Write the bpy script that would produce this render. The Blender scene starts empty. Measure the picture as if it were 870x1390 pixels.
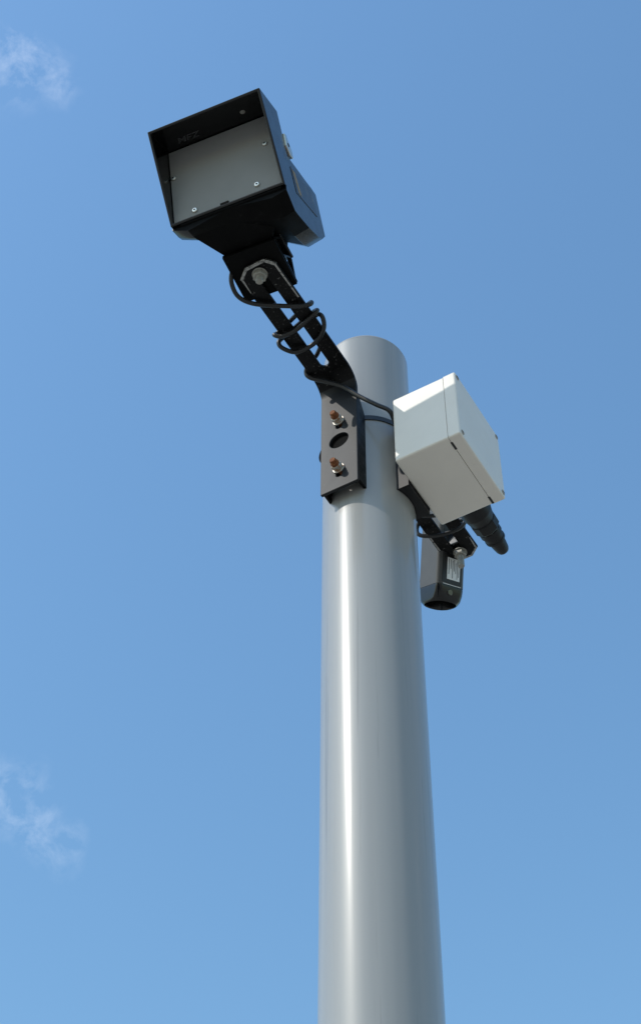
import bpy, bmesh, math, random
from mathutils import Vector, Matrix
R = math.radians
random.seed(4)
scene = bpy.context.scene
COL = scene.collection

# ------------------------------------------------------------------ camera
cam_data = bpy.data.cameras.new('camera')
cam_data.sensor_fit = 'VERTICAL'
cam_data.sensor_height = 36.0
cam_data.lens = 36.0 * 2200.0 / 1390.0
cam_data.shift_y = -45.0 / 1390.0
cam_data.clip_start = 0.05
cam_data.clip_end = 6000.0
cam = bpy.data.objects.new('camera', cam_data)
COL.objects.link(cam)
_pitch, _roll = R(50.3536), R(0.62856)
_fw = Vector((0, math.cos(_pitch), math.sin(_pitch)))
_rt = Vector((1, 0, 0))
_up = _rt.cross(_fw)
_r2 = _rt * math.cos(_roll) + _up * math.sin(_roll)
_u2 = _up * math.cos(_roll) - _rt * math.sin(_roll)
_m = Matrix((_r2, _u2, -_fw)).transposed().to_4x4()
_m.translation = Vector((-0.08798, -1.91085, 1.6))
cam.matrix_world = _m
scene.camera = cam

# ------------------------------------------------------------------ sky and sun
SUN_AZ, SUN_EL = R(-152.0), R(42.5)
to_sun = Vector((math.cos(SUN_AZ) * math.cos(SUN_EL), math.sin(SUN_AZ) * math.cos(SUN_EL), math.sin(SUN_EL)))
world = bpy.data.worlds.new('World')
scene.world = world
world.use_nodes = True
wn, wl = world.node_tree.nodes, world.node_tree.links
wn.clear()
w_out = wn.new('ShaderNodeOutputWorld')
w_bg = wn.new('ShaderNodeBackground')
w_bg.inputs['Strength'].default_value = 0.15
wl.new(w_bg.outputs[0], w_out.inputs[0])
sky = wn.new('ShaderNodeTexSky')
sky.sky_type = 'NISHITA'
sky.sun_disc = False
sky.sun_elevation = SUN_EL
sky.sun_rotation = math.atan2(to_sun.x, to_sun.y)
sky.air_density = 2.0
sky.dust_density = 1.5
sky.ozone_density = 10.0
# thin cirrus wisps scattered over the sky: (direction, half width in degrees, strength)
WISPS = [((-0.178, 0.4177, 0.8914), 1.7, 0.20), ((-0.192, 0.420, 0.887), 2.3, 0.13),
         ((-0.181, 0.767, 0.615), 1.8, 0.16), ((-0.161, 0.779, 0.606), 1.5, 0.13)]
_wr = random.Random(11)
_axis = (cam.matrix_world.to_3x3() @ Vector((0, -0.04, -1))).normalized()
for _k in range(64):                      # unseen cirrus added, wider and stronger than in view, to lift ambient light
    _z = 0.12 + 0.86 * (_k + 0.5) / 64
    _a = _k * 2.399963 + _wr.uniform(-0.25, 0.25)
    _d = Vector((math.sqrt(1 - _z * _z) * math.cos(_a), math.sqrt(1 - _z * _z) * math.sin(_a), _z))
    _deg = _wr.uniform(4.0, 10.0)
    if _d.angle(_axis) > R(23.0 + _deg):
        WISPS.append((_d, _deg, _wr.uniform(0.25, 0.6)))
tc = wn.new('ShaderNodeTexCoord')
nwarp = wn.new('ShaderNodeTexNoise')
nwarp.inputs['Scale'].default_value = 14.0
nwarp.inputs['Detail'].default_value = 4.0
wl.new(tc.outputs['Generated'], nwarp.inputs['Vector'])
wsub = wn.new('ShaderNodeVectorMath'); wsub.operation = 'SUBTRACT'
wsub.inputs[1].default_value = (0.5, 0.5, 0.5)
wl.new(nwarp.outputs['Color'], wsub.inputs[0])
wsc = wn.new('ShaderNodeVectorMath'); wsc.operation = 'SCALE'
wsc.inputs['Scale'].default_value = 0.09
wl.new(wsub.outputs[0], wsc.inputs[0])
wadd = wn.new('ShaderNodeVectorMath'); wadd.operation = 'ADD'
wl.new(tc.outputs['Generated'], wadd.inputs[0]); wl.new(wsc.outputs[0], wadd.inputs[1])
wnorm = wn.new('ShaderNodeVectorMath'); wnorm.operation = 'NORMALIZE'
wl.new(wadd.outputs[0], wnorm.inputs[0])
acc = None
for d, deg, amt in WISPS:
    dot = wn.new('ShaderNodeVectorMath'); dot.operation = 'DOT_PRODUCT'
    dot.inputs[1].default_value = Vector(d).normalized()
    wl.new(wnorm.outputs[0], dot.inputs[0])
    mr = wn.new('ShaderNodeMapRange'); mr.interpolation_type = 'SMOOTHSTEP'
    mr.inputs['From Min'].default_value = math.cos(R(deg)); mr.inputs['From Max'].default_value = 1.0
    mr.inputs['To Max'].default_value = amt
    wl.new(dot.outputs['Value'], mr.inputs['Value'])
    if acc is None:
        acc = mr.outputs[0]
    else:
        mx = wn.new('ShaderNodeMath'); mx.operation = 'MAXIMUM'
        wl.new(acc, mx.inputs[0]); wl.new(mr.outputs[0], mx.inputs[1]); acc = mx.outputs[0]
nfine = wn.new('ShaderNodeTexNoise')
nfine.inputs['Scale'].default_value = 46.0; nfine.inputs['Detail'].default_value = 9.0
nfine.inputs['Roughness'].default_value = 0.62; nfine.inputs['Distortion'].default_value = 0.25
wl.new(tc.outputs['Generated'], nfine.inputs['Vector'])
fr = wn.new('ShaderNodeMapRange'); fr.inputs['From Min'].default_value = 0.43; fr.inputs['From Max'].default_value = 0.74
wl.new(nfine.outputs['Fac'], fr.inputs['Value'])
cm = wn.new('ShaderNodeMath'); cm.operation = 'MULTIPLY'
wl.new(acc, cm.inputs[0]); wl.new(fr.outputs[0], cm.inputs[1])
cmix = wn.new('ShaderNodeMix'); cmix.data_type = 'RGBA'
wl.new(cm.outputs[0], cmix.inputs['Factor'])
tint = wn.new('ShaderNodeVectorMath'); tint.operation = 'MULTIPLY'
tint.inputs[1].default_value = (0.985, 1.03, 0.975)
wl.new(sky.outputs[0], tint.inputs[0])
wl.new(tint.outputs[0], cmix.inputs['A'])
cmix.inputs['B'].default_value = (8.0, 8.1, 8.4, 1)
wl.new(cmix.outputs['Result'], w_bg.inputs['Color'])

sun_data = bpy.data.lights.new('sun', 'SUN')
sun_data.energy = 2.0
sun_data.angle = R(0.53)
sun_data.color = (1.0, 0.95, 0.87)
sun = bpy.data.objects.new('sun', sun_data)
COL.objects.link(sun)
sun.rotation_euler = to_sun.to_track_quat('Z', 'Y').to_euler()
sun.location = to_sun * 20

vs = scene.view_settings
vs.view_transform = 'Standard'
vs.look = 'None'
vs.exposure = 0.42
vs.gamma = 1.0
vs.use_curve_mapping = False
scene.render.engine = 'CYCLES'

# ------------------------------------------------------------------ materials
def mat(name, col, rough=0.5, metal=0.0, coat=0.0, coat_rough=0.1, spec=0.5,
        var=0.0, var_scale=20.0, bump=0.0, bump_scale=200.0, rough_var=0.0,
        specks=None, stretch=(1, 1, 1)):
    m = bpy.data.materials.new(name); m.use_nodes = True
    n, l = m.node_tree.nodes, m.node_tree.links
    b = n['Principled BSDF']
    b.inputs['Base Color'].default_value = (*col, 1)
    b.inputs['Roughness'].default_value = rough
    b.inputs['Metallic'].default_value = metal
    b.inputs['Coat Weight'].default_value = coat
    b.inputs['Coat Roughness'].default_value = coat_rough
    b.inputs['Specular IOR Level'].default_value = spec
    t = n.new('ShaderNodeTexCoord')
    mp = n.new('ShaderNodeMapping'); mp.inputs['Scale'].default_value = stretch
    l.new(t.outputs['Object'], mp.inputs['Vector'])
    colour = None
    if var:
        nz = n.new('ShaderNodeTexNoise'); nz.inputs['Scale'].default_value = var_scale
        nz.inputs['Detail'].default_value = 6.0; nz.inputs['Roughness'].default_value = 0.6
        l.new(mp.outputs[0], nz.inputs['Vector'])
        rp = n.new('ShaderNodeMapRange')
        rp.inputs['From Min'].default_value = 0.3; rp.inputs['From Max'].default_value = 0.7
        rp.inputs['To Min'].default_value = 1 - var; rp.inputs['To Max'].default_value = 1 + var
        l.new(nz.outputs['Fac'], rp.inputs['Value'])
        vm = n.new('ShaderNodeVectorMath'); vm.operation = 'SCALE'
        vm.inputs[0].default_value = col
        l.new(rp.outputs[0], vm.inputs['Scale'])
        colour = vm.outputs[0]
    if specks:
        scol, slo, shi, sscale = specks
        nz = n.new('ShaderNodeTexNoise'); nz.inputs['Scale'].default_value = sscale
        nz.inputs['Detail'].default_value = 8.0; nz.inputs['Roughness'].default_value = 0.7
        l.new(mp.outputs[0], nz.inputs['Vector'])
        rp = n.new('ShaderNodeMapRange')
        rp.inputs['From Min'].default_value = slo; rp.inputs['From Max'].default_value = shi
        l.new(nz.outputs['Fac'], rp.inputs['Value'])
        mx = n.new('ShaderNodeMix'); mx.data_type = 'RGBA'
        l.new(rp.outputs[0], mx.inputs['Factor'])
        if colour: l.new(colour, mx.inputs['A'])
        else: mx.inputs['A'].default_value = (*col, 1)
        mx.inputs['B'].default_value = (*scol, 1)
        colour = mx.outputs['Result']
    if colour: l.new(colour, b.inputs['Base Color'])
    if rough_var:
        nz = n.new('ShaderNodeTexNoise'); nz.inputs['Scale'].default_value = var_scale * 1.7
        nz.inputs['Detail'].default_value = 5.0
        l.new(mp.outputs[0], nz.inputs['Vector'])
        rp = n.new('ShaderNodeMapRange')
        rp.inputs['From Min'].default_value = 0.3; rp.inputs['From Max'].default_value = 0.7
        rp.inputs['To Min'].default_value = max(0.02, rough - rough_var); rp.inputs['To Max'].default_value = rough + rough_var
        l.new(nz.outputs['Fac'], rp.inputs['Value']); l.new(rp.outputs[0], b.inputs['Roughness'])
    if bump:
        nz = n.new('ShaderNodeTexNoise'); nz.inputs['Scale'].default_value = bump_scale
        nz.inputs['Detail'].default_value = 4.0
        l.new(mp.outputs[0], nz.inputs['Vector'])
        bp = n.new('ShaderNodeBump'); bp.inputs['Strength'].default_value = bump
        bp.inputs['Distance'].default_value = 0.001
        l.new(nz.outputs['Fac'], bp.inputs['Height'])
        l.new(bp.outputs[0], b.inputs['Normal']); l.new(bp.outputs[0], b.inputs['Coat Normal'])
    return m

M = {}
M['pole'] = mat('grey_gloss_paint', (0.295, 0.292, 0.28), 0.42, spec=0.2, specks=((0.17, 0.168, 0.16), 0.56, 0.78, 70), coat=0.7, coat_rough=0.15, var=0.07, var_scale=22,
                bump=0.12, bump_scale=45, rough_var=0.05, stretch=(1, 1, 0.02))
M['bracket'] = mat('black_painted_steel', (0.004, 0.004, 0.0042), 0.42, spec=0.15, var=0.4, var_scale=30, bump=0.06, bump_scale=500,
                   rough_var=0.12, specks=((0.20, 0.19, 0.18), 0.60, 0.72, 190))
M['worn'] = mat('worn_paint_edge', (0.02, 0.02, 0.021), 0.55, specks=((0.36, 0.35, 0.33), 0.36, 0.52, 170), bump=0.4, bump_scale=300)
M['plate'] = mat('weathered_black_paint_lit', (0.013, 0.014, 0.016), 0.55, spec=0.3, var=0.2, var_scale=16, bump=0.03, bump_scale=600,  # paler copy of the arm's black: sunlight on the upright put into the colour
                 specks=((0.2, 0.2, 0.19), 0.66, 0.8, 160))
M['housing'] = mat('black_gloss_plastic', (0.003, 0.003, 0.0035), 0.2, var=0.3, var_scale=25, bump=0.05, bump_scale=150, rough_var=0.06)
M['hood'] = mat('black_satin_plastic', (0.0025, 0.0025, 0.0025), 0.55, spec=0.08, var=0.4, var_scale=30, specks=((0.03, 0.03, 0.03), 0.62, 0.8, 60))
M['panel'] = mat('dark_grey_panel', (0.225, 0.225, 0.215), 0.55, spec=0.12, var=0.05, var_scale=14, rough_var=0.05)
M['steel'] = mat('dull_zinc', (0.30, 0.285, 0.25), 0.55, metal=0.25, var=0.2, var_scale=120)
M['bright_steel'] = mat('bright_screw', (0.65, 0.62, 0.55), 0.3, metal=0.9)
M['rust'] = mat('rusty_thread', (0.16, 0.05, 0.016), 0.85, var=0.55, var_scale=160, specks=((0.30, 0.12, 0.035), 0.5, 0.65, 240), bump=0.6, bump_scale=400)
M['rust_nut'] = mat('rust_stained_zinc', (0.48, 0.45, 0.40), 0.5, metal=0.4, specks=((0.38, 0.17, 0.05), 0.48, 0.62, 130), var=0.2, var_scale=90)
M['box'] = mat('pale_grey_plastic', (0.74, 0.69, 0.615), 0.42, var=0.025, var_scale=18, bump=0.02, bump_scale=300, rough_var=0.05,
               specks=((0.40, 0.39, 0.36), 0.68, 0.84, 26))
M['gasket'] = mat('dark_gasket', (0.02, 0.02, 0.02), 0.7)
M['brown'] = mat('brown_screw_plug', (0.34, 0.29, 0.23), 0.6)
M['rubber'] = mat('black_cable_sheath', (0.008, 0.008, 0.0085), 0.42, var=0.3, var_scale=60)
M['gland'] = mat('black_nylon', (0.005, 0.005, 0.006), 0.45, spec=0.3, var=0.3, var_scale=60)
M['cam_lit'] = mat('camera_shell_lit_grey', (0.065, 0.063, 0.060), 0.48, var=0.08, var_scale=40, bump=0.05, bump_scale=500)  # black body raised to grey: sunlight on its left side is in the colour
M['cam_shaded'] = mat('camera_flank_shaded', (0.010, 0.010, 0.011), 0.4)  # darker copy of the shell, shade of the right side put into the colour
M['paper'] = mat('white_sticker', (0.82, 0.82, 0.80), 0.5, var=0.06, var_scale=80)
M['ink'] = mat('grey_print', (0.14, 0.14, 0.15), 0.6)
M['logo'] = mat('faded_grey_lettering', (0.06, 0.06, 0.06), 0.6, var=0.9, var_scale=300)
M['tag'] = mat('faded_label', (0.012, 0.012, 0.013), 0.3, specks=((0.10, 0.08, 0.05), 0.52, 0.66, 40))
M['tag_print'] = mat('faded_orange_print', (0.26, 0.18, 0.09), 0.6, var=0.35, var_scale=90)
M['saddle'] = mat('black_saddle', (0.012, 0.012, 0.013), 0.5, spec=0.25, var=0.2, var_scale=50)
M['void'] = mat('hole_shade_black_rubber', (0.003, 0.003, 0.003), 0.9, spec=0.1)  # pad kept near black: the shade inside the plate hole is put into the colour
M['lens'] = mat('dark_lens_glass', (0.004, 0.004, 0.005), 0.06, coat=1.0, coat_rough=0.02)
M['ground'] = mat('paving', (0.32, 0.285, 0.235), 0.85, var=0.2, var_scale=0.8, bump=0.3, bump_scale=40)

# ------------------------------------------------------------------ mesh helpers
def tag(o, label=None, cat=None, group=None, kind=None):
    if label: o['label'] = label
    if cat: o['category'] = cat
    if group: o['group'] = group
    if kind: o['kind'] = kind
    return o

def thing(name, label, cat, loc=(0, 0, 0), rotz=0.0, group=None):
    o = bpy.data.objects.new(name, None)
    o.empty_display_size = 0.05
    COL.objects.link(o)
    o.location = loc; o.rotation_euler = (0, 0, rotz)
    return tag(o, label, cat, group)

def obj(name, bm, material, parent=None, smooth=35):
    bmesh.ops.recalc_face_normals(bm, faces=bm.faces[:])
    me = bpy.data.meshes.new(name)
    bm.to_mesh(me); bm.free()
    for mm in (material if isinstance(material, (list, tuple)) else [material]):
        me.materials.append(M[mm] if isinstance(mm, str) else mm)
    if smooth:
        me.shade_smooth()
        me.set_sharp_from_angle(angle=R(smooth))
    o = bpy.data.objects.new(name, me)
    COL.objects.link(o)
    if smooth:
        wnm = o.modifiers.new('weighted_normals', 'WEIGHTED_NORMAL')
        wnm.keep_sharp = True; wnm.weight = 80
    if parent: o.parent = parent
    return o

def bevel(bm, width, seg=2, ang=30, edges=None):
    if edges is None:
        edges = [e for e in bm.edges if len(e.link_faces) == 2 and e.calc_face_angle(0) > R(ang)]
    bmesh.ops.bevel(bm, geom=edges, offset=width, offset_type='OFFSET', segments=seg, profile=0.5, affect='EDGES', clamp_overlap=True)
    return bm

def box_bm(x0, x1, y0, y1, z0, z1, bev=0.0, seg=2):
    bm = bmesh.new()
    vs_ = [bm.verts.new((x, y, z)) for x in (x0, x1) for y in (y0, y1) for z in (z0, z1)]
    for f in ((0, 1, 3, 2), (4, 6, 7, 5), (0, 4, 5, 1), (2, 3, 7, 6), (0, 2, 6, 4), (1, 5, 7, 3)):
        bm.faces.new([vs_[i] for i in f])
    bmesh.ops.recalc_face_normals(bm, faces=bm.faces[:])
    if bev: bevel(bm, bev, seg)
    return bm

def basis(axis):
    a = Vector(axis).normalized()
    t = Vector((0, 0, 1)) if abs(a.z) < 0.9 else Vector((1, 0, 0))
    x = t.cross(a).normalized(); y = a.cross(x)
    return x, y, a

def lathe_bm(origin, axis, prof, n=32, phase=0.0, bm=None):
    """prof: (radius, distance along axis) list, closed at both ends."""
    bm = bm or bmesh.new()
    x, y, a = basis(axis); o = Vector(origin)
    rings = []
    for r, d in prof:
        rings.append([bm.verts.new(o + a * d + (x * math.cos(phase + 2 * math.pi * k / n) + y * math.sin(phase + 2 * math.pi * k / n)) * r) for k in range(n)])
    for A, B in zip(rings, rings[1:]):
        for k in range(n):
            bm.faces.new((A[k], A[(k + 1) % n], B[(k + 1) % n], B[k]))
    bm.faces.new(rings[0][::-1]); bm.faces.new(rings[-1])
    return bm

def loft_bm(sections, cap=True):
    bm = bmesh.new()
    rings = [[bm.verts.new(p) for p in s] for s in sections]
    n = len(rings[0])
    for A, B in zip(rings, rings[1:]):
        for k in range(n):
            bm.faces.new((A[k], A[(k + 1) % n], B[(k + 1) % n], B[k]))
    if cap:
        bm.faces.new(rings[0][::-1]); bm.faces.new(rings[-1])
    bmesh.ops.recalc_face_normals(bm, faces=bm.faces[:])
    return bm

def smooth_path(pts, sub=10):
    P = [Vector(p) for p in pts]
    P = [P[0] * 2 - P[1]] + P + [P[-1] * 2 - P[-2]]
    out = []
    for i in range(1, len(P) - 2):
        p0, p1, p2, p3 = P[i - 1:i + 3]
        for k in range(sub):
            t = k / sub
            out.append(0.5 * ((2 * p1) + (p2 - p0) * t + (2 * p0 - 5 * p1 + 4 * p2 - p3) * t * t + (3 * p1 - p0 - 3 * p2 + p3) * t ** 3))
    out.append(P[-2])
    return out

def tube_bm(pts, r, n=12):
    bm = bmesh.new()
    prev = None; rings = []
    for i, p in enumerate(pts):
        a = (pts[min(i + 1, len(pts) - 1)] - pts[max(i - 1, 0)]).normalized()
        if prev is None: x = basis(a)[0]
        else: x = (prev - a * prev.dot(a)).normalized()
        prev = x; y = a.cross(x)
        rings.append([bm.verts.new(p + (x * math.cos(2 * math.pi * k / n) + y * math.sin(2 * math.pi * k / n)) * r) for k in range(n)])
    for A, B in zip(rings, rings[1:]):
        for k in range(n): bm.faces.new((A[k], A[(k + 1) % n], B[(k + 1) % n], B[k]))
    bm.faces.new(rings[0][::-1]); bm.faces.new(rings[-1])
    return bm

# ------------------------------------------------------------------ ground
bm = bmesh.new()
S = 2500.0
bm.faces.new([bm.verts.new(p) for p in ((-S, -S, 0), (S, -S, 0), (S, S, 0), (-S, S, 0))])
tag(obj('ground', bm, 'ground', smooth=0), kind='structure')

# ------------------------------------------------------------------ pole
PR = 0.084
pole = thing('pole', 'tall round grey painted steel pole carrying the cameras', 'pole')
obj('shaft', lathe_bm((0, 0, 0), (0, 0, 1), [(PR, -0.3), (PR, 1.0), (PR, 2.0), (PR, 3.0), (PR, 4.247)], 128), 'pole', pole)
obj('cap', lathe_bm((0, 0, 4.247), (0, 0, 1), [(PR, 0.0004), (PR, 0.003), (PR - 0.0012, 0.0062), (PR - 0.004, 0.008), (PR - 0.02, 0.0088), (0.002, 0.009)], 128), 'pole', pole)
bm = lathe_bm((0, 0, 0), (0, 0, 1), [(0.17, 0.004), (0.17, 0.022), (0.166, 0.026), (PR + 0.001, 0.026)], 64)
obj('base_flange', bm, 'pole', pole)

# ------------------------------------------------------------------ bent steel brackets
RIG = R(-31.0)          # local x runs along the box depth, local -y along the front arm
FACE, ARM_Z, BEND, THICK, HALF = 0.108, 4.078, 0.034, 0.0065, 0.038
Z0, U_END = 3.772, 0.413
S1 = ARM_Z - BEND - Z0
S2 = S1 + BEND * math.pi / 2
S3 = S2 + (U_END - FACE - BEND)

def arm_map(v, s, t):
    """flat strip (v, s, depth t behind the face seen from below) -> rig local x, y, z"""
    if s <= S1:
        u, z = FACE - t, Z0 + s
    elif s <= S2:
        a = (s - S1) / BEND
        rr = BEND + t
        u = FACE + BEND - rr * math.cos(a); z = ARM_Z - BEND + rr * math.sin(a)
    else:
        u, z = FACE + BEND + (s - S2), ARM_Z + t
    return Vector((v, -u, z))

def loop2d(pts, bm):
    vv = [bm.verts.new((p[0], p[1], 0)) for p in pts]
    return [bm.edges.new((vv[i], vv[(i + 1) % len(vv)])) for i in range(len(vv))]

def slot_pts(cx, s0, s1, hw, n=8):
    pts = []
    for k in range(n + 1):
        a = math.pi * k / n
        pts.append((cx + hw * math.cos(a), s1 - hw + hw * math.sin(a)))
    for k in range(n + 1):
        a = math.pi + math.pi * k / n
        pts.append((cx + hw * math.cos(a), s0 + hw + hw * math.sin(a)))
    return pts

def arm_plate_bm():
    bm = bmesh.new()
    c = 0.017
    E = loop2d([(-HALF, 0), (HALF, 0), (HALF, S3 - c * 1.1), (HALF - c, S3), (-HALF + c * 1.2, S3), (-HALF, S3 - c)], bm)
    E += loop2d([(0.0195 * math.cos(2 * math.pi * k / 28), 3.905 - Z0 + 0.0195 * math.sin(2 * math.pi * k / 28)) for k in range(28)], bm)
    for zc in (3.961, 3.823):
        E += loop2d(slot_pts(0.0, zc - 0.021 - Z0, zc + 0.008 - Z0, 0.0062), bm)
    E += loop2d(slot_pts(0.0, S2 + 0.012, S3 - 0.014, 0.0083), bm)
    bmesh.ops.triangle_fill(bm, use_beauty=True, use_dissolve=False, edges=E)
    for k in range(11):
        s = S1 + (S2 - S1) * k / 10
        bmesh.ops.bisect_plane(bm, geom=bm.verts[:] + bm.edges[:] + bm.faces[:], dist=1e-6, plane_co=(0, s, 0), plane_no=(0, 1, 0))
    ret = bmesh.ops.extrude_face_region(bm, geom=bm.faces[:])
    for v in [g for g in ret['geom'] if isinstance(g, bmesh.types.BMVert)]:
        v.co.z = THICK
    bmesh.ops.recalc_face_normals(bm, faces=bm.faces[:])
    sharp = [e for e in bm.edges if len(e.link_faces) == 2 and e.calc_face_angle(0) > R(60)]
    bmesh.ops.bevel(bm, geom=sharp, offset=0.0016, offset_type='OFFSET', segments=2, profile=0.5, affect='EDGES')
    for f in bm.faces:
        f.normal_update()
        c_ = f.calc_center_median()
        slanted = 0.15 < abs(f.normal.z) < 0.97
        near_end = c_.y > S3 - 0.085
        f.material_index = 1 if (slanted and near_end) else (2 if c_.y < S1 + 0.02 else 0)  # upright gets the paler sunlit copy of the black
    for v in bm.verts:
        v.co = arm_map(v.co.x, v.co.y, v.co.z)
    return bm

def wear_strip_bm():
    """paint scraped off along the end of the arm: a thin raised flat border on the underside"""
    c = 0.017; w = 0.0036; d = -0.0005
    out = [(HALF - 0.002, S3 - 0.10), (HALF - 0.002, S3 - c * 1.1), (HALF - c, S3 - 0.002), (-HALF + c * 1.2, S3 - 0.002), (-HALF + 0.002, S3 - c), (-HALF + 0.002, S3 - 0.05)]
    inn = [(HALF - 0.0045, S3 - 0.10), (HALF - 0.002 - w, S3 - c * 1.1 - 0.002), (HALF - c - 0.001, S3 - 0.002 - w), (-HALF + c * 1.2 + 0.001, S3 - 0.002 - w), (-HALF + 0.002 + w, S3 - c - 0.002), (-HALF + 0.0032, S3 - 0.05)]
    bm = bmesh.new()
    A = [bm.verts.new(arm_map(v, s, d)) for v, s in out]; B = [bm.verts.new(arm_map(v, s, d)) for v, s in inn]
    A2 = [bm.verts.new(arm_map(v, s, 0.0004)) for v, s in out]; B2 = [bm.verts.new(arm_map(v, s, 0.0004)) for v, s in inn]
    for i in range(len(out) - 1):
        bm.faces.new((A[i], A[i + 1], B[i + 1], B[i]))
        bm.faces.new((A[i], A2[i], A2[i + 1], A[i + 1])); bm.faces.new((B[i], B[i + 1], B2[i + 1], B2[i]))
    return bm

def hex_prof(h, ch): return h, ch

def fixing_bolt(parent, zc):
    """clamp bolt through the upright plate: washer, nut and rusty stud pointing out along the arm side"""
    y = -FACE
    b = obj('clamp_bolt', lathe_bm((0, y + 0.012, zc), (0, -1, 0), [(0.0052, 0), (0.0055, 0.012), (0.0064, 0.014), (0.0064, 0.034), (0.0052, 0.0362)], 16), 'rust', parent)
    obj('washer', lathe_bm((0, y - 0.0004, zc), (0, -1, 0), [(0.0115, 0), (0.0118, 0.0004), (0.0118, 0.0016), (0.0113, 0.0021)], 28), 'rust_nut', b)
    nb = lathe_bm((0, y - 0.0027, zc), (0, -1, 0), [(0.0088, 0), (0.0098, 0.0012), (0.0098, 0.0082), (0.0088, 0.0094)], 6, phase=0.3)
    obj('nut', nb, 'rust_nut', b, smooth=20)
    cl = lathe_bm((0, y - 0.0123, zc), (0, -1, 0), [(0.0082, 0), (0.0080, 0.0040), (0.0070, 0.0055)], 24)
    obj('lock_collar', cl, 'rust', b)

def make_bracket(label, rotz, pivot_len, group):
    t = thing('mounting_bracket', label, 'bracket', (0, 0, 0), rotz, group)
    arm = obj('bent_arm', arm_plate_bm(), ['bracket', 'worn', 'plate'], t, smooth=40)
    obj('scraped_edge', wear_strip_bm(), 'worn', arm)
    for sx in (-1, 1):
        # side flange reaching back from the plate to the pole
        x0, x1 = sorted((sx * 0.0318, sx * 0.0372))
        prof = [(-0.1010, Z0 + 0.008), (-0.0735, Z0 + 0.008), (-0.0735, 3.985), (-0.1010, 4.035)]
        bm = loft_bm([[(x0, y, z) for y, z in prof], [(x1, y, z) for y, z in prof]])
        bevel(bm, 0.001, 2)
        obj('side_flange', bm, 'bracket', t)
    obj('rubber_pad', lathe_bm((-0.006, -0.1012, 3.893), (0, 1, 0), [(0.039, 0), (0.041, 0.002), (0.041, 0.014), (0.038, 0.0165)], 40), 'void', t)
    for zc in (3.961, 3.823):
        fixing_bolt(t, zc)
    # pivot bolt hanging under the arm end
    up = 0.390
    pb = obj('pivot_bolt', lathe_bm((0, -up, ARM_Z + 0.012), (0, 0, -1), [(0.0066, 0), (0.0066, 0.012), (0.0070, 0.014), (0.0070, 0.012 + pivot_len - 0.002), (0.0058, 0.012 + pivot_len)], 20), 'steel', t)
    obj('washer', lathe_bm((0, -up, ARM_Z - 0.0006), (0, 0, -1), [(0.0138, 0), (0.0142, 0.0004), (0.0142, 0.0016), (0.0137, 0.002)], 32), 'steel', pb)
    obj('nut', lathe_bm((0, -up, ARM_Z - 0.0028), (0, 0, -1), [(0.0122, 0), (0.0130, 0.0012), (0.0130, 0.0085), (0.0116, 0.0102)], 6, phase=0.4), 'steel', pb, smooth=20)
    return t

br_front = make_bracket('black bent steel bracket with slotted arm, holding the hooded camera', RIG, 0.026, 'bent steel arms bolted to the pole')
br_rear = make_bracket('black bent steel bracket behind the pole, below the grey box', RIG + math.pi, 0.044, 'bent steel arms bolted to the pole')
# clamp band round the pole, tightened through the front bracket
bm = bmesh.new()
n = 96
ring = []
for r, z in ((PR + 0.0006, 3.9765), (PR + 0.0022, 3.9765), (PR + 0.0022, 3.9885), (PR + 0.0006, 3.9885)):
    ring.append([bm.verts.new((r * math.cos(2 * math.pi * k / n), r * math.sin(2 * math.pi * k / n), z)) for k in range(n)])
for i in range(4):
    A, B = ring[i], ring[(i + 1) % 4]
    for k in range(n): bm.faces.new((A[k], A[(k + 1) % n], B[(k + 1) % n], B[k]))
obj('clamp_band', bm, 'rubber', br_front, smooth=30)

# ------------------------------------------------------------------ hooded camera
def rig(u, v, z):
    return Vector((math.cos(RIG) * v + math.sin(RIG) * u, math.sin(RIG) * v - math.cos(RIG) * u, z))
HY = R(-23.92)
HP = R(30.06)
pivot = rig(0.39, 0, 0)
head = thing('hooded_camera', 'black boxy camera with square hood and dark grey front panel, on the front arm', 'camera', (pivot.x, pivot.y, 4.0855), HY)
OU, OZ = 0.1388, 4.0998 - 4.0855
W, FT, HH, BH, BR_, ST = 0.1112, 0.0298, 0.1868, 0.0553, 0.194, 0.0867
def hl(f, s, v):
    """camera axis coordinates (forward, up, right) -> head local"""
    u = OU + f * math.cos(HP) + s * math.sin(HP)
    z = OZ - f * math.sin(HP) + s * math.cos(HP)
    return Vector((v, -u, z))

# rear body: sections running back from the hood, the underside cut higher on the left
secs = []
for b, top, right_lo, left_lo in ((0.004, ST + 0.006, -0.010, -0.006), (0.03, ST + 0.005, -0.040, -0.007), (0.046, ST + 0.005, -0.041, -0.004), (0.10, ST + 0.003, -0.040, 0.022),
                                  (0.15, ST, -0.034, 0.048), (0.178, ST, -0.024, 0.060), (BR_ + 0.006, ST - 0.003, -0.008, 0.068)):
    bt = max(b, 0.04)
    secs.append([hl(-bt, top, W - 0.0005), hl(-b, right_lo, W - 0.0005), hl(-b, right_lo - 0.006, W - 0.03), hl(-b, (right_lo + left_lo) * 0.5 + 0.004, 0.0), hl(-b, left_lo - 0.012, -W + 0.03), hl(-b, left_lo, -W + 0.0005), hl(-bt, top, -W + 0.0005)])
bm = loft_bm(secs)
bevel(bm, 0.005, 3, 40)
for f in bm.faces:                     # moulded satin underside, glossy flanks
    f.normal_update()
    c_ = f.calc_center_median()
    if (f.normal.z < -0.35 or f.normal.y < -0.6) and c_.y < -0.02 and c_.x > -0.085 and abs(f.normal.x) < 0.7:
        f.material_index = 1
housing = obj('housing', bm, ['housing', 'hood'], head, smooth=40)

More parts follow.
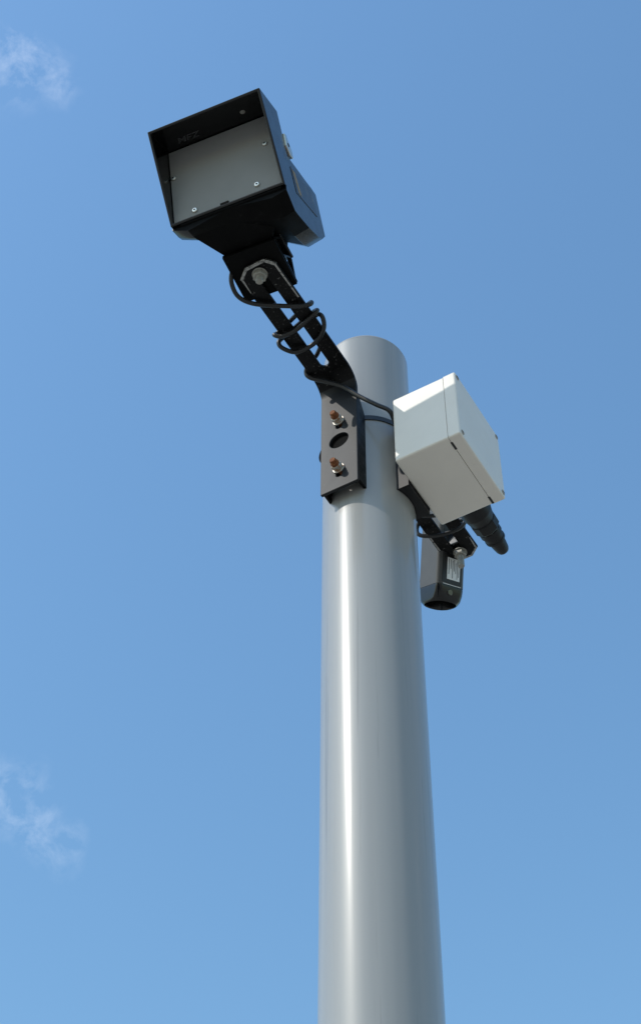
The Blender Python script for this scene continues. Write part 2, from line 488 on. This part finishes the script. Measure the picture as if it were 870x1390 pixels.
# hood: raked open-fronted visor, walls 5 mm thick
TH = 0.0052
def hood_bm():
    bm = bmesh.new()
    o_front = [(0, 0, -W), (0, 0, W), (FT, HH, W), (FT, HH, -W)]
    i_front = [(0.0008, TH, -W + TH), (0.0008, TH, W - TH), (FT - 0.001, HH - TH, W - TH), (FT - 0.001, HH - TH, -W + TH)]
    o_back = [(-0.012, 0.0, -W), (-0.012, 0.0, W), (-BH, HH, W), (-BH, HH, -W)]
    o_low = [(-BH - 0.004, ST + 0.004, -W), (-BH - 0.004, ST + 0.004, W)]
    i_back = [(-0.010, TH, -W + TH), (-0.010, TH, W - TH), (-BH + TH, HH - TH, W - TH), (-BH + TH, HH - TH, -W + TH)]
    mk = lambda L: [bm.verts.new(hl(*p)) for p in L]
    of, inf, ob, ib, ol = mk(o_front), mk(i_front), mk(o_back), mk(i_back), mk(o_low)
    for k in range(4):
        j = (k + 1) % 4
        bm.faces.new((of[k], of[j], inf[j], inf[k]))
        bm.faces.new((inf[k], inf[j], ib[j], ib[k]))
    bm.faces.new((ib[0], ib[1], ib[2], ib[3]))
    bm.faces.new((of[2], of[3], ob[3], ob[2]))                       # top
    bm.faces.new((of[0], of[1], ob[1], ob[0]))                       # bottom
    bm.faces.new((of[1], of[2], ob[2], ol[1], ob[1]))                # right
    bm.faces.new((of[0], ob[0], ol[0], ob[3], of[3]))                # left
    bm.faces.new((ob[2], ob[3], ol[0], ol[1]))                       # back above body
    bm.faces.new((ob[0], ob[1], ol[1], ol[0]))
    bmesh.ops.recalc_face_normals(bm, faces=bm.faces[:])
    bevel(bm, 0.0018, 2, 30)
    return bm
hood = obj('hood', hood_bm(), 'housing', head, smooth=40)

# front panel lying on the sloping inner back of the hood
pa0 = Vector(hl(-0.0095, TH, 0)); pa1 = Vector(hl(-BH + TH, HH - TH, 0))
pe = (pa1 - pa0)
pn = pe.normalized().cross(Vector((1, 0, 0)))
if pn.y > 0: pn = -pn
def pp(v, k, off): return Vector((v, 0, 0)) + pa0 + pe * k + pn * off
WI = W - TH - 0.0010
bm = bmesh.new()
sec = []
for off in (0.0006, 0.0046):
    sec.append([pp(-WI, 0.012, off), pp(WI, 0.012, off), pp(WI, 0.985, off), pp(-WI, 0.985, off)])
bm.free(); bm = loft_bm(sec); bevel(bm, 0.0006, 1)
panel = obj('front_panel', bm, 'panel', head)
for v, k in ((-0.063, 0.075), (0.059, 0.10), (-WI + 0.006, 0.61), (WI - 0.022, 0.60)):
    c = pp(v, k, 0.0048)
    sc = obj('panel_screw', lathe_bm(c, pn, [(0.0046, 0), (0.0052, 0.0004), (0.0050, 0.0018), (0.0040, 0.0027), (0.0022, 0.0029)], 20), 'bright_steel', head)
    obj('socket', lathe_bm(c + pn * 0.0030, pn, [(0.0022, 0), (0.0021, 0.0002)], 6), 'gasket', sc)
# drain notch block on the lower lip
bm = loft_bm([[hl(f, s, v) for f, s in ((-0.004, TH + 0.0002), (0.0004, TH + 0.0002), (0.0004, TH + 0.0038), (-0.004, TH + 0.0038))] for v in (-0.012, 0.004)])
obj('lip_notch', bm, 'hood', hood)

# lettering and blind rivet under the visor roof
def letter_mesh(text, size):
    cu = bpy.data.curves.new('lettering', 'FONT')
    cu.body = text; cu.size = size; cu.shear = 0.35; cu.offset = 0.0002; cu.extrude = 0.00025
    o = bpy.data.objects.new('lettering', cu); COL.objects.link(o)
    dg = bpy.context.evaluated_depsgraph_get()
    me = bpy.data.meshes.new_from_object(o.evaluated_get(dg))
    bpy.data.objects.remove(o)
    return me
me = letter_mesh('MFZ', 0.023)
me.materials.clear(); me.materials.append(M['logo'])
lo = bpy.data.objects.new('lettering', me); COL.objects.link(lo); lo.parent = hood
roof0 = hl(-0.030, HH - TH - 0.0006, -0.078)
ax = Vector((1, 0, 0)); ay = (hl(0.02, HH - TH, 0) - hl(-0.03, HH - TH, 0)).normalized(); az_ = ax.cross(ay)
mm = Matrix((ax, ay, az_)).transposed().to_4x4(); mm.translation = roof0
lo.matrix_local = mm
rv = hl(-0.012, HH - TH - 0.0003, 0.060); dn = (hl(0, 0, 0) - hl(0, 0.1, 0)).normalized()
obj('rivet', lathe_bm(rv, dn, [(0.0050, 0), (0.0046, 0.0016), (0.0028, 0.0026)], 20), 'steel', hood)

# flank label and alignment tab on the right-hand side
def side_poly(pts, v0, v1):
    return loft_bm([[hl(-b, s, v0) for b, s in pts], [hl(-b, s, v1) for b, s in pts]])
lab = obj('side_label', side_poly([(0.062, 0.070), (0.168, 0.074), (0.172, 0.020), (0.066, 0.016)], W - 0.0006, W + 0.0003), 'tag', head)
obj('label_print', side_poly([(0.066, 0.066), (0.080, 0.067), (0.094, 0.022), (0.080, 0.020)], W + 0.0004, W + 0.0006), 'tag_print', lab)
bm = side_poly([(0.060, 0.140), (0.070, 0.142), (0.086, 0.112), (0.084, 0.098), (0.070, 0.097), (0.058, 0.112)], W - 0.0045, W + 0.0030)
bevel(bm, 0.0012, 2)
tab = obj('metal_tab', bm, 'bright_steel', head)
obj('tab_hole', lathe_bm(hl(-0.071, 0.120, W + 0.0031), (1, 0, 0), [(0.0042, 0), (0.0040, 0.0004)], 20), 'gasket', tab)

# tapered neck under the housing down to a ribbed foot that sits on the arm
FZ = 0.0
def ring_rect(x0, x1, y0, y1, z): return [(x0, y0, z), (x1, y0, z), (x1, y1, z), (x0, y1, z)]
def yrect(y, x0, x1, z0, z1): return [(x0, y, z0), (x1, y, z0), (x1, y, z1), (x0, y, z1)]
chin = loft_bm([yrect(-0.1365, -0.094, 0.104, 0.0122, 0.030), yrect(-0.1000, -0.079, 0.080, 0.0106, 0.050), yrect(-0.0520, -0.049, 0.049, 0.0086, 0.080), yrect(0.004, -0.047, 0.047, 0.0335, 0.105), yrect(0.020, -0.044, 0.044, 0.060, 0.110)])
bevel(chin, 0.002, 2)
obj('neck', chin, 'hood', head, smooth=40)
foot = obj('foot', box_bm(-0.051, 0.051, -0.0515, 0.051, 0.0004, 0.0070, 0.0012), 'hood', head)
tp = loft_bm([[(x0, y, z) for x0, y in ((-0.054, -0.0500), (0.058, -0.0500), (0.060, 0.012), (-0.054, 0.012))] for z in (0.0275, 0.0330)])
bevel(tp, 0.0012, 2)
obj('foot_top_plate', tp, 'housing', foot)
for ya, yb in ((-0.050, -0.036), (-0.012, 0.010), (0.046, 0.012)):
    for sx in (-1, 1):
        d = 0.0022
        xa, xb = sx * 0.0440, sx * 0.0505
        lo = [(xa, ya - d, 0.0072), (xb, ya - d, 0.0072), (xb, ya + d, 0.0072), (xa, ya + d, 0.0072)]
        hi = [(xa + sx * 0.004, yb - d, 0.0273), (xb + sx * 0.006, yb - d, 0.0273), (xb + sx * 0.006, yb + d, 0.0273), (xa + sx * 0.004, yb + d, 0.0273)]
        obj('foot_rib', loft_bm([lo, hi]), 'housing', foot)
obj('foot_core', box_bm(-0.040, 0.040, -0.048, 0.010, 0.0073, 0.0272, 0.001), 'hood', foot)
obj('rim_strip', box_bm(0.0488, 0.0518, -0.0500, 0.0500, 0.0072, 0.0088, 0.0), 'housing', foot)

# ------------------------------------------------------------------ junction box on the right of the pole
X0, X1, XL = 0.1005, 0.2050, 0.2295
Y0, Y1 = -0.0870, 0.0880
ZB, ZT = 3.804, 3.982
jb = thing('junction_box', 'pale grey plastic junction box mounted on the right of the pole', 'junction box', rig(0, 0.165, ZB), RIG)
def jl(x, y, z): return (x - 0.165, y, z - ZB)
def jbox(x0, x1, y0, y1, z0, z1, bev, seg=3):
    a = jl(x0, y0, z0); b = jl(x1, y1, z1)
    return box_bm(a[0], b[0], a[1], b[1], a[2], b[2], bev, seg)
def shell_bm(x0, x1, y0, y1, z0, z1, big, small, side):
    """moulded half of the box: well rounded corners, crisp rim where the halves meet"""
    bm = jbox(x0, x1, y0, y1, z0, z1, 0.0)
    rim = max(v.co.x for v in bm.verts) if side == 'hi' else min(v.co.x for v in bm.verts)
    is_rim = lambda e: all(abs(v.co.x - rim) < 1e-6 for v in e.verts)
    bevel(bm, big, 4, edges=[e for e in bm.edges if not is_rim(e)])
    bevel(bm, small, 2, edges=[e for e in bm.edges if is_rim(e) and len(e.link_faces) == 2 and e.calc_face_angle(0) > R(60)])
    return bm
obj('box_body', shell_bm(X0, X1, Y0, Y1, ZB, ZT, 0.0045, 0.0007, 'hi'), 'box', jb)
obj('seal', jbox(X1 + 0.0001, X1 + 0.0007, Y0 + 0.0030, Y1 - 0.0030, ZB + 0.0030, ZT - 0.0030, 0.0), 'gasket', jb)
lid = obj('lid', shell_bm(X1 + 0.0008, XL, Y0 - 0.0006, Y1 + 0.0006, ZB - 0.0006, ZT + 0.0006, 0.0038, 0.0007, 'lo'), 'box', jb)
for y in (Y0 + 0.009, Y1 - 0.009):
    for z in (ZB + 0.009, ZT - 0.009):
        s = obj('lid_screw', lathe_bm(jl(XL + 0.0002, y, z), (1, 0, 0), [(0.0052, 0), (0.0052, 0.0005), (0.0044, 0.0010)], 18), 'brown', lid)
        obj('screw_slot', box_bm(jl(XL + 0.0013, 0, 0)[0], jl(XL + 0.0016, 0, 0)[0], y - 0.0032, y + 0.0032, z - ZB - 0.0006, z - ZB + 0.0006), 'gasket', s)
# pry notches along the lower seam
for y in (Y0 + 0.012, Y1 - 0.020):
    obj('pry_notch', jbox(X1 - 0.0012, X1 + 0.0030, y, y + 0.018, ZB - 0.0009, ZB + 0.004, 0.0), 'gasket', jb)
# saddle hollowed to the pole
N = 14
inner = []; ys = [-0.036 + 0.080 * k / N for k in range(N + 1)]
prof = [(X0 - 0.0006, ys[0])] + [(math.sqrt((PR + 0.0004) ** 2 - y * y), y) for y in ys] + [(X0 - 0.0006, ys[-1])]
bm = loft_bm([[jl(x, y, 3.794) for x, y in prof], [jl(x, y, 3.986) for x, y in prof]])
obj('pole_saddle', bm, 'saddle', jb, smooth=20)
# cable gland on the far side
go = jl(0.150, Y1 + 0.0004, 3.866)
gl = obj('cable_gland', lathe_bm(go, (0, 1, 0), [(0.029, 0), (0.0295, 0.002), (0.0295, 0.050), (0.0285, 0.053), (0.0245, 0.070)], 32), 'gland', jb)
obj('gland_nut', lathe_bm((go[0], go[1] + 0.0702, go[2]), (0, 1, 0), [(0.0245, 0), (0.0262, 0.003), (0.0255, 0.022), (0.0215, 0.028)], 10), 'gland', gl, smooth=20)
obj('strain_boot', lathe_bm((go[0], go[1] + 0.0984, go[2]), (0, 1, 0), [(0.0215, 0), (0.0215, 0.012), (0.0195, 0.0135), (0.0190, 0.024), (0.0200, 0.0255), (0.0198, 0.030), (0.0162, 0.0315), (0.0145, 0.046), (0.0128, 0.058), (0.0105, 0.0635), (0.005, 0.0650)], 28), 'gland', gl)

# ------------------------------------------------------------------ small rear camera
P0 = rig(-0.39, -0.036, 4.13)
Q = Vector((0.1622, 0.4120, 4.0213))
ax_a = (Q - P0).normalized()
view = (Q - Vector((-0.08798, -1.91085, 1.6))).normalized()
e1 = (-view - ax_a * (-view).dot(ax_a)).normalized()      # towards the street below
e2 = e1.cross(ax_a).normalized()
if e2.x < 0: e2 = -e2                                     # to the right
nR = (e1 * 1.12 + e2 * 0.86).normalized(); nL = (e1 * 0.86 - e2 * 1.12).normalized()
nL = (nL - nR * nL.dot(nR)).normalized()
rcam = thing('rear_camera', 'small black tube camera with white sticker, hanging behind the pole', 'camera', P0, 0.0)
HS = 0.0350
def sq(t, h, r=0.3):
    """rounded square section at distance t along the axis"""
    pts = []
    rr = h * r
    for cx, cy, a0 in ((1, 1, 0), (-1, 1, 90), (-1, -1, 180), (1, -1, 270)):
        for k in range(5):
            a = R(a0 + 22.5 * k)
            x = cx * (h - rr) + rr * math.cos(a); y = cy * (h - rr) + rr * math.sin(a)
            pts.append(ax_a * t + nR * x + nL * y)
    return pts
L = 0.139
shell = obj('shell', loft_bm([sq(-0.070, HS * 0.94), sq(-0.066, HS), sq(L - 0.034, HS)]), 'cam_lit', rcam, smooth=25)
fr_b = loft_bm([sq(L - 0.0338, HS * 0.985), sq(L - 0.030, HS), sq(L - 0.018, HS * 0.99, 0.35), sq(L - 0.006, HS * 0.965, 0.5), sq(L - 0.001, HS * 0.94, 0.75), sq(L + 0.001, HS * 0.90, 0.85), sq(L - 0.003, HS * 0.87, 0.9), sq(L - 0.028, HS * 0.76, 1.0)])
front = obj('front_shroud', fr_b, 'housing', rcam, smooth=35)
obj('lens', lathe_bm(ax_a * (L - 0.0275), ax_a, [(HS * 0.62, 0), (HS * 0.60, 0.003), (HS * 0.3, 0.006), (0.002, 0.007)], 28), 'lens', front)
def face_box(n, side, t0, t1, w0, w1, d0, d1):
    sx = []
    for d in (d0, d1):
        sx.append([ax_a * t0 + n * (HS + d) + side * w0, ax_a * t1 + n * (HS + d) + side * w0, ax_a * t1 + n * (HS + d) + side * w1, ax_a * t0 + n * (HS + d) + side * w1])
    return loft_bm(sx)
flank = obj('shaded_flank', face_box(nR, nL, -0.05, L - 0.038, -HS * 0.70, HS * 0.74, -0.0004, 0.0006), 'cam_shaded', rcam)  # dark sheet added over the right side as its shade
stk = obj('sticker', face_box(nR, nL, 0.046, 0.093, -0.019, 0.014, 0.0008, 0.0011), 'paper', flank)
rows = [(-0.0165, 0.010, 0.036), (-0.0125, 0.004, 0.041), (-0.0085, 0.010, 0.030), (-0.0045, 0.003, 0.026), (-0.0005, 0.006, 0.041), (0.0040, 0.004, 0.022), (0.0090, 0.003, 0.034)]
for w, a, b in rows:
    obj('print_line', face_box(nR, nL, 0.046 + a * 0.9, 0.046 + b * 1.06, w, w + 0.0016, 0.0012, 0.0013), 'ink', stk)
bp = ax_a * (L - 0.019) + nR * (HS * 0.985) + nL * (HS * 0.1)
obj('sensor_window', lathe_bm(bp - nR * 0.001, nR, [(0.0068, 0), (0.0068, 0.0018), (0.0055, 0.0030)], 24), 'lens', front)
obj('trim_line', face_box(nR, nL, L - 0.0352, L - 0.0340, -HS * 0.66, HS * 0.66, 0.0004, 0.0010), 'paper', front)
# mount between arm end and shell
mb = box_bm(0.008, 0.050, -0.022, 0.022, ARM_Z + THICK - 4.13 + 0.0004, 0.012, 0.003)
bmesh.ops.rotate(mb, verts=mb.verts[:], cent=(0, 0, 0), matrix=Matrix.Rotation(RIG, 3, 'Z'))
obj('mount_foot', mb, 'housing', rcam)

# ------------------------------------------------------------------ cables
def to_rig(pts): return [Vector((v, -u, z)) for u, v, z in pts]
CR = 0.0043
path = [(0.404, -0.036, 4.112), (0.410, -0.047, 4.094), (0.398, -0.0545, 4.0765), (0.3720, -0.0560, 4.0700), (0.3460, -0.0400, 4.0695), (0.3180, -0.0016, 4.0700),
        (0.2970, 0.0330, 4.0705), (0.2900, 0.0462, 4.0760), (0.2860, 0.0440, 4.0880), (0.2780, 0.0200, 4.0925), (0.2640, -0.0200, 4.0930), (0.2580, -0.0435, 4.0895),
        (0.2640, -0.0465, 4.0770), (0.2590, -0.0330, 4.0695), (0.2580, -0.0060, 4.0690), (0.2640, 0.0200, 4.0695), (0.2700, 0.0430, 4.0720), (0.2690, 0.0480, 4.0820), (0.2620, 0.0320, 4.0930),
        (0.2500, -0.0110, 4.0935), (0.2440, -0.0410, 4.0900), (0.2450, -0.0490, 4.0780), (0.2370, -0.0455, 4.0680), (0.2180, -0.0300, 4.0670), (0.2140, -0.0040, 4.0680), (0.2200, 0.0220, 4.0690),
        (0.2360, 0.0430, 4.0710), (0.2540, 0.0500, 4.0780), (0.2560, 0.0400, 4.0900), (0.2420, 0.0160, 4.0950), (0.2050, 0.0190, 4.0940), (0.1780, -0.0050, 4.0945), (0.1660, -0.0300, 4.0930), (0.1580, -0.0420, 4.0850),
        (0.1500, -0.0380, 4.0730), (0.1340, -0.0120, 4.0610), (0.1200, 0.0180, 4.0400), (0.1075, 0.0440, 4.0080), (0.0960, 0.0740, 3.9750), (0.0860, 0.0930, 3.957), (0.0700, 0.0945, 3.945), (0.045, 0.0920, 3.925)]
cable = obj('camera_cable', tube_bm(smooth_path(to_rig(path), 8), CR, 12), 'rubber')
cable.rotation_euler = (0, 0, RIG)
tag(cable, 'thin black cable coiled round the front arm and running to the grey box', 'cable')
r2 = [(-0.150, -0.010, 4.100), (-0.195, -0.040, 4.096), (-0.215, -0.045, 4.076), (-0.240, -0.028, 4.064), (-0.262, 0.010, 4.060), (-0.268, 0.045, 4.070), (-0.258, 0.046, 4.098),
      (-0.270, 0.0, 4.106), (-0.292, -0.044, 4.094), (-0.300, -0.047, 4.070), (-0.312, -0.010, 4.060), (-0.318, 0.034, 4.062), (-0.322, 0.048, 4.085), (-0.335, 0.02, 4.104), (-0.375, 0.004, 4.118)]
cable2 = obj('camera_cable', tube_bm(smooth_path(to_rig(r2), 10), CR, 12), 'rubber')
cable2.rotation_euler = (0, 0, RIG)
tag(cable2, 'black cable looped round the rear arm below the grey box', 'cable')
